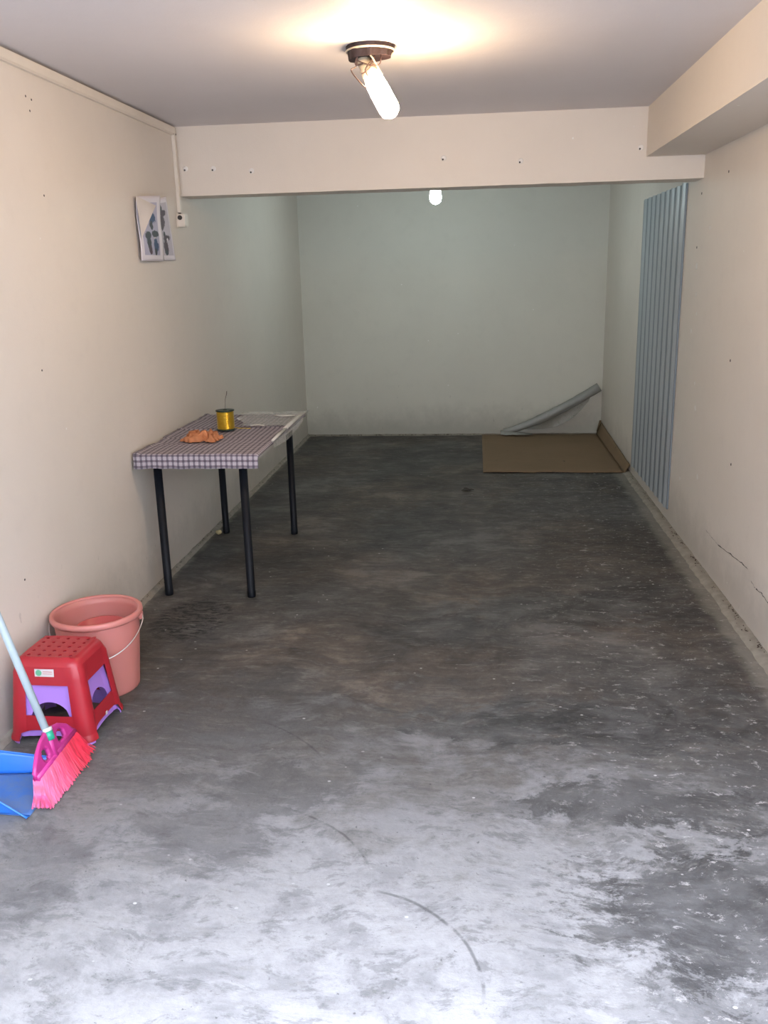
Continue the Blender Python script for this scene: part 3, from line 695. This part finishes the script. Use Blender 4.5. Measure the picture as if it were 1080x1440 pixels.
# ------------------------------------------------------------------ stools
def make_stool(name, label, mat, H, lift, hx, hy, tx, ty, openz, ohalf, archz, lowz, lhalf, arch_open, holes, group=None):
    """one moulded stool: u runs along each side, rows climb to the seat; openings are left out of the grid"""
    root = empty(name, (0, 0, lift), label, 'stool', group)
    bm = bmesh.new(); NS = 20
    def ring_pt(side, u, z, out=0.0):
        k = z / H; k = min(1, max(0, k)); ex = hx + (tx - hx) * k; ey = hy + (ty - hy) * k
        p = 7.0
        # square parametrised by side and u, pulled to a superellipse
        a = {0: (u, -1), 1: (1, u), 2: (-u, 1), 3: (-1, -u)}[side]
        n = (abs(a[0]) ** p + abs(a[1]) ** p) ** (1 / p); sx, sy = a[0] / n, a[1] / n
        return Vector((sx * (ex + out), sy * (ey + out), z))
    zrow = []
    o0, o1 = openz
    def rows_for(u):
        au = abs(u)
        if arch_open:
            q = max(0., 1 - (au / lhalf) ** 2) ** .5 if au < lhalf else 0
            l1 = lowz * (.35 + .65 * q) if au < lhalf else lowz * .35
            q2 = max(0., 1 - (au / ohalf) ** 2) ** .5 if au < ohalf else 0
            top = o0 + .004 + (o1 - o0 - .004) * q2
        else:
            l1 = lowz - .012 * max(0, (au / lhalf) ** 6 if au < lhalf else 1); top = o1
        zs = [0, .010, .022, max(.024, l1 * .75), max(.026, l1)]
        zs += [zs[-1] + (o0 - zs[-1]) * s for s in (.25, .5, .75, 1)]
        zs += [o0 + (top - o0) * s for s in (.25, .5, .75, 1)]
        zs += [top + (H - .030 - top) * s for s in (.33, .66, 1)]
        zs += [H - .020, H - .011]
        return zs
    NR = len(rows_for(0)); cols = []
    for side in range(4):
        for i in range(NS):
            u = -1 + 2 * i / NS; zs = rows_for(u); col = []
            for j, z in enumerate(zs):
                au = abs(u); rib = .0065 * (1 if au > ohalf + .04 else 0)
                band = .0045 if z < .018 else 0
                shrink = 0 if j < NR - 2 else (-.003 if j == NR - 2 else -.009)
                col.append(bm.verts.new(ring_pt(side, u, z, rib * (0 if j >= NR - 3 else 1) + band + shrink)))
            cols.append(col)
    NC = len(cols); faces = {}
    for c in range(NC):
        a, b = cols[c], cols[(c + 1) % NC]; u = -1 + 2 * ((c % NS) + .5) / NS; au = abs(u)
        for j in range(NR - 1):
            if 8 <= j < 12 and au < ohalf: continue
            if j < 4 and au < lhalf: continue
            f = bm.faces.new((a[j], b[j], b[j + 1], a[j + 1]))
            side = c // NS; corner = (side + (1 if u > 0 else 0)) % 4
            if au > ohalf and j < 12: f.material_index = 1 + corner
            elif j < NR - 3: f.material_index = 5 + side
    # seat: rounded ring, then a 5 x 5 grid of holed cells
    gx, gy = tx * .80, ty * .80
    edge = [cols[c][-1] for c in range(NC)]
    r2 = []
    for c in range(NC):
        side, u = c // NS, -1 + 2 * (c % NS) / NS; v = ring_pt(side, u, H, -.020); v.z = H - .002; r2.append(bm.verts.new(v))
    gp = {}
    def gv(i, j):
        k = (i, j)
        if k not in gp: gp[k] = bm.verts.new((-gx + 2 * gx * i / NS, -gy + 2 * gy * j / NS, H - .0025))
        return gp[k]
    r3 = []
    for c in range(NC):
        side, i = c // NS, c % NS
        r3.append({0: gv(i, 0), 1: gv(NS, i), 2: gv(NS - i, NS), 3: gv(0, NS - i)}[side])
    for A_, B_ in ((edge, r2), (r2, r3)):
        for c in range(NC): bm.faces.new((A_[c], A_[(c + 1) % NC], B_[(c + 1) % NC], B_[c]))
    for ci in range(5):
        for cj in range(5):
            i0, j0 = ci * 4, cj * 4
            per_ = [gv(i0 + k, j0) for k in range(4)] + [gv(i0 + 4, j0 + k) for k in range(4)] + [gv(i0 + 4 - k, j0 + 4) for k in range(4)] + [gv(i0, j0 + 4 - k) for k in range(4)]
            cx = sum(v.co.x for v in per_) / 16; cy = sum(v.co.y for v in per_) / 16
            if not holes: bm.faces.new(per_); continue
            inn = []
            for k in range(16):
                a = -3 * pi / 4 + 2 * pi * k / 16; inn.append(bm.verts.new((cx + .0062 * cos(a), cy + .0062 * sin(a), H - .0035)))
            for k in range(16): bm.faces.new((per_[k], per_[(k + 1) % 16], inn[(k + 1) % 16], inn[k]))
    bmesh.ops.recalc_face_normals(bm, faces=bm.faces)
    bm.normal_update(); TH = .004
    if sum(f.normal.z for f in bm.faces if f.calc_center_median().z > H - .006) < 0:
        bmesh.ops.reverse_faces(bm, faces=bm.faces); bm.normal_update()
    names = {0: 'seat', **{k: 'leg' for k in range(1, 5)}, **{k: 'side_panel' for k in range(5, 9)}}
    for idx in range(9):     # each part is a closed solid: outer skin, inner skin and rim
        b2 = bmesh.new(); om, im = {}, {}
        fs = [f for f in bm.faces if f.material_index == idx]; cnt = {}
        for f in fs:
            for v in f.verts:
                if v not in om: om[v] = b2.verts.new(v.co); im[v] = b2.verts.new(v.co - v.normal * TH)
            vs = list(f.verts); b2.faces.new([om[v] for v in vs]); b2.faces.new([im[v] for v in reversed(vs)])
            for a, b in zip(vs, vs[1:] + vs[:1]): cnt.setdefault(frozenset((a, b)), []).append((a, b))
        for e in cnt.values():
            if len(e) == 1: a, b = e[0]; b2.faces.new((om[b], om[a], im[a], im[b]))
        for f in b2.faces: f.smooth = True
        b2.normal_update()
        for e in b2.edges:
            if len(e.link_faces) == 2 and e.calc_face_angle(0) > .9: e.smooth = False
        obj(names[idx], b2, mat, root)
    bm.free()
    return root
SX, SYc = -1.468, 2.760
st2 = make_stool('plastic_stool', 'lilac plastic stool nested under the red stool, showing through its openings', M['purple'], .285, 0, .1405, .1275, .094, .088,
                 (.085, .150), .60, 0, .030, .80, True, False, None)
st1 = make_stool('plastic_stool', 'red plastic stool with a holed seat, stacked on top of the lilac one', M['red'], .300, .014, .151, .138, .119, .110,
                 (.092, .204), .60, 0, .040, .66, False, True, None)
for s_ in (st1, st2): s_.location.x = SX; s_.location.y = SYc; s_.rotation_euler.z = radians(-1)
# sticker on the front of the red stool: white label with a green roundel and two printed lines
zc = .250; ln = math.atan2(.151 - .110, .283); fy = -(.138 + (.110 - .138) * zc / .300) - .0012
def flat(name, mat, x0, x1, z0, z1, off, parent, round_=False):
    bm = bmesh.new()
    if round_:
        g = bmesh.ops.create_circle(bm, cap_ends=True, segments=24, radius=.5); bmesh.ops.rotate(bm, verts=bm.verts, matrix=Matrix.Rotation(pi / 2, 3, 'X'))
        for v in bm.verts: v.co = Vector(((x0 + x1) / 2 + v.co.x * (x1 - x0), 0, (z0 + z1) / 2 + v.co.z * (z1 - z0)))
    else:
        vs = [bm.verts.new(p) for p in ((x0, 0, z0), (x1, 0, z0), (x1, 0, z1), (x0, 0, z1))]; bm.faces.new(vs)
    g = bmesh.ops.extrude_face_region(bm, geom=bm.faces[:]); bmesh.ops.translate(bm, verts=[e for e in g['geom'] if isinstance(e, bmesh.types.BMVert)], vec=(0, -.0006, 0))
    bmesh.ops.recalc_face_normals(bm, faces=bm.faces)
    for v in bm.verts:
        zz = v.co.z; v.co.y += fy - off + -(zc - zz) * .0933
    return obj(name, bm, mat, parent)
lb = flat('sticker', M['labelwhite'], -.038, .032, zc - .0135, zc + .0135, 0, st1)
flat('printed_roundel', M['greenpale'], -.034, -.012, zc - .011, zc + .011, .0008, lb, True)
flat('printed_line', M['labelgrey'], -.008, .026, zc + .003, zc + .0055, .0008, lb)
flat('printed_line', M['labelgrey'], -.008, .026, zc - .004, zc - .002, .0008, lb)
# tiny price tag on the right side of the red stool
bm = bmesh.new(); box(bm, .1475, .1490, -.006, .006, .036, .050); obj('price_tag', bm, M['labelwhite'], st1)

# ------------------------------------------------------------------ broom
Br = empty('broom', (-1.315, 2.40, 0), 'pink broom with pale blue handle leaning against the left wall', 'broom')
def bx(z, o=0): return -1.309 - .3 * z + o
outline = [(2.274, .093), (2.272, .108), (2.292, .125), (2.318, .145), (2.352, .163), (2.385, .172), (2.405, .174), (2.435, .172), (2.473, .163), (2.512, .140), (2.540, .106)]
def plate(holes, th, name, mat):
    bm = bmesh.new(); N = 44; K = 12
    tp = lambda y: next((a[1] + (b[1] - a[1]) * (y - a[0]) / (b[0] - a[0] + 1e-9) for a, b in zip(outline[1:], outline[2:]) if a[0] <= y <= b[0]), .1)
    vs = []
    for i in range(N + 1):
        y = 2.274 + (2.538 - 2.274) * i / N; zb = .092 + (.104 - .092) * i / N; zt = tp(max(2.2725, min(2.5399, y)))
        vs.append([bm.verts.new((bx(zb + (zt - zb) * j / K), y, zb + (zt - zb) * j / K)) for j in range(K + 1)])
    for i in range(N):
        for j in range(K):
            c = (vs[i][j].co + vs[i + 1][j + 1].co) / 2
            if any(((c.y - hy_) / ry) ** 2 + ((c.z - hz) / rz) ** 2 < 1 for hy_, hz, ry, rz in holes): continue
            bm.faces.new((vs[i][j], vs[i + 1][j], vs[i + 1][j + 1], vs[i][j + 1]))
    bmesh.ops.delete(bm, geom=[v for v in bm.verts if not v.link_faces], context='VERTS')
    o = obj(name, bm, mat, None, True); m = o.modifiers.new('thickness', 'SOLIDIFY'); m.thickness = th; m.offset = 0; return o
hd = put(plate([(2.350, .127, .022, .020), (2.460, .134, .026, .020)], .014, 'broom_head', M['pink']), Br)
rim = [(bx(z), y, z) for y, z in outline]
put(newtube('head_rim', M['pink'], rim, .0075, seg=10), Br)
put(newtube('socket', M['pink'], [(bx(.095), 2.395, .095), (bx(.13), 2.400, .13), (bx(.175), 2.408, .175)], [.012, .014, .016]), Br)
put(newtube('handle_label', M['green'], [(bx(.150, .006), 2.404, .150), (bx(.178, .006), 2.4085, .178)], .0145), Br)
put(newtube('handle_collar', M['whiteplastic'], [(bx(.178, .006), 2.4085, .178), (bx(.188, .006), 2.410, .188)], .0155), Br)
put(newtube('base_bar', M['pink'], [(bx(.092), 2.270, .092), (bx(.096), 2.40, .096), (bx(.104), 2.542, .104)], .012), Br)
hd_ = Vector((-1.49, 2.4545, .53)) - Vector((bx(.185), 2.410, .185)); h0 = Vector((bx(.185), 2.410, .185)); kmax = (-1.638 - h0.x) / hd_.x
put(newtube('handle', M['paleblue'], [h0, h0 + hd_ * kmax * .5, h0 + hd_ * kmax * .995], .0125, seg=16), Br)
put(newtube('handle_cap', M['pink'], [h0 + hd_ * kmax * .985, h0 + hd_ * kmax], .0132, seg=16), Br)
# bristles: several hundred thin tapered strands, joined as one part
bm = bmesh.new(); R = random.Random(11)
def strand(y, ox, R):
    s = (y - 2.274) / (2.538 - 2.274); zt = .092 + .012 * s
    ye = 2.228 + s * (2.572 - 2.228) + R.gauss(0, .0055); ze = max(.001, .004 + .003 * R.random() + (.022 * max(0, s - .85) / .15) + (.018 * max(0, .08 - s) / .08))
    xo = ox + R.gauss(0, .002); xe = bx(0) + ox * 2.0 + R.gauss(0, .004) + .002 * sin(s * 60)
    P = [Vector((bx(zt, xo), y, zt)), Vector((bx(zt * .5, xo * 1.3), y + (ye - y) * .5, zt * .52)), Vector((xe, ye, ze))]
    r = .0017; rings = []
    for i, p in enumerate(P):
        rr = r * (1, 1.15, .8)[i]; rings.append([bm.verts.new(p + Vector((cos(a) * rr, sin(a) * rr, 0))) for a in (0, 2.09, 4.19)])
    for a, b in zip(rings, rings[1:]):
        for k in range(3): bm.faces.new((a[k], a[(k + 1) % 3], b[(k + 1) % 3], b[k]))
for i in range(120):
    for ox in (-.010, -.005, 0, .005, .010):
        for q in range(2): strand(2.274 + (2.538 - 2.274) * (i + R.random()) / 120, ox, R)
for v in bm.verts: v.co -= Vector((-1.315, 2.40, 0))
bo = obj('bristles', bm, M['bristle'], Br); bo['kind'] = 'stuff'

# ------------------------------------------------------------------ dustpan
Dp = empty('dustpan', (-1.48, 2.33, 0), 'blue plastic dustpan on the floor beside the broom, cut by the frame', 'dustpan')
lipx, backx = -1.340, -1.615
def yn(x): s = (lipx - x) / (lipx - backx); return 2.208 + .004 * s          # near side foot
def yf(x): s = (lipx - x) / (lipx - backx); return 2.448 - .040 * s
bm = bmesh.new(); grid(bm, 16, 14, lambda u, v: (backx + u * (lipx - backx), yn(backx + u * (lipx - backx)) + v * (yf(backx + u * (lipx - backx)) - yn(backx + u * (lipx - backx))), .004 + .010 * (1 - u) ))
put(solid(obj('pan_floor', bm, M['dustblue'], None, True), .003), Dp)
bm = bmesh.new()
def side(u, v, near):
    x = backx + u * (lipx - backx)
    h = min(.072, .002 + (lipx - x) * .62) if near else min(.072, max(.03, .053 - (x + 1.435) * .16), .004 + (lipx - x) * 1.6)
    y = (yn(x) - .014 * v) if near else (yf(x) + .022 * v)
    return (x, y, .004 + .008 * (1 - u) + h * v)
grid(bm, 16, 6, lambda u, v: side(u, v, True)); put(solid(obj('side_wall', bm, M['blue'], None, True), .003), Dp)
bm = bmesh.new(); grid(bm, 16, 6, lambda u, v: side(u, v, False)); put(solid(obj('side_wall', bm, M['blue'], None, True), .003), Dp)
bm = bmesh.new(); grid(bm, 12, 6, lambda u, v: (backx - .012 * v, 2.212 - .014 * v + u * (.196 + .036 * v), .012 + .074 * v)); put(solid(obj('back_wall', bm, M['blue'], None, True), .003), Dp)
for near in (True, False):
    put(newtube('rim', M['blue'], [side(k / 16, 1, near) for k in range(17)], .0028, seg=8), Dp)
put(newtube('handle_socket', M['blue'], [(-1.610, 2.33, .05), (-1.618, 2.33, .10), (-1.622, 2.33, .15)], [.018, .016, .014]), Dp)

# ------------------------------------------------------------------ small things on the floor
bm = bmesh.new(); g = bmesh.ops.create_icosphere(bm, subdivisions=2, radius=.020)
for v in bm.verts: v.co = Vector((v.co.x * 1.0 * (1 + .3 * nz(*(v.co * 60))), v.co.y * 1.1, v.co.z * .7 * (1 + .3 * nz(*(v.co * 90))))) + Vector((-1.598, 5.165, .014))
tag(obj('stone', bm, M['stone']), 'small yellowish stone on the floor by the rear table leg', 'stone')
bm = bmesh.new(); R = random.Random(5)
grid(bm, 8, 5, lambda u, v: (-.10 + .09 * u + .02 * nz(u * 5), 6.27 + (v - .5) * .06 * sin(pi * min(.97, max(.05, u))) + .02 * sin(u * 4), .004 + .010 * abs(sin(u * 5)) + .008 * abs(v - .5)))
tag(obj('dry_leaf', bm, M['leaf']), 'dark dry leaf lying on the middle of the rear floor', 'leaf')
bpy.context.view_layer.update()
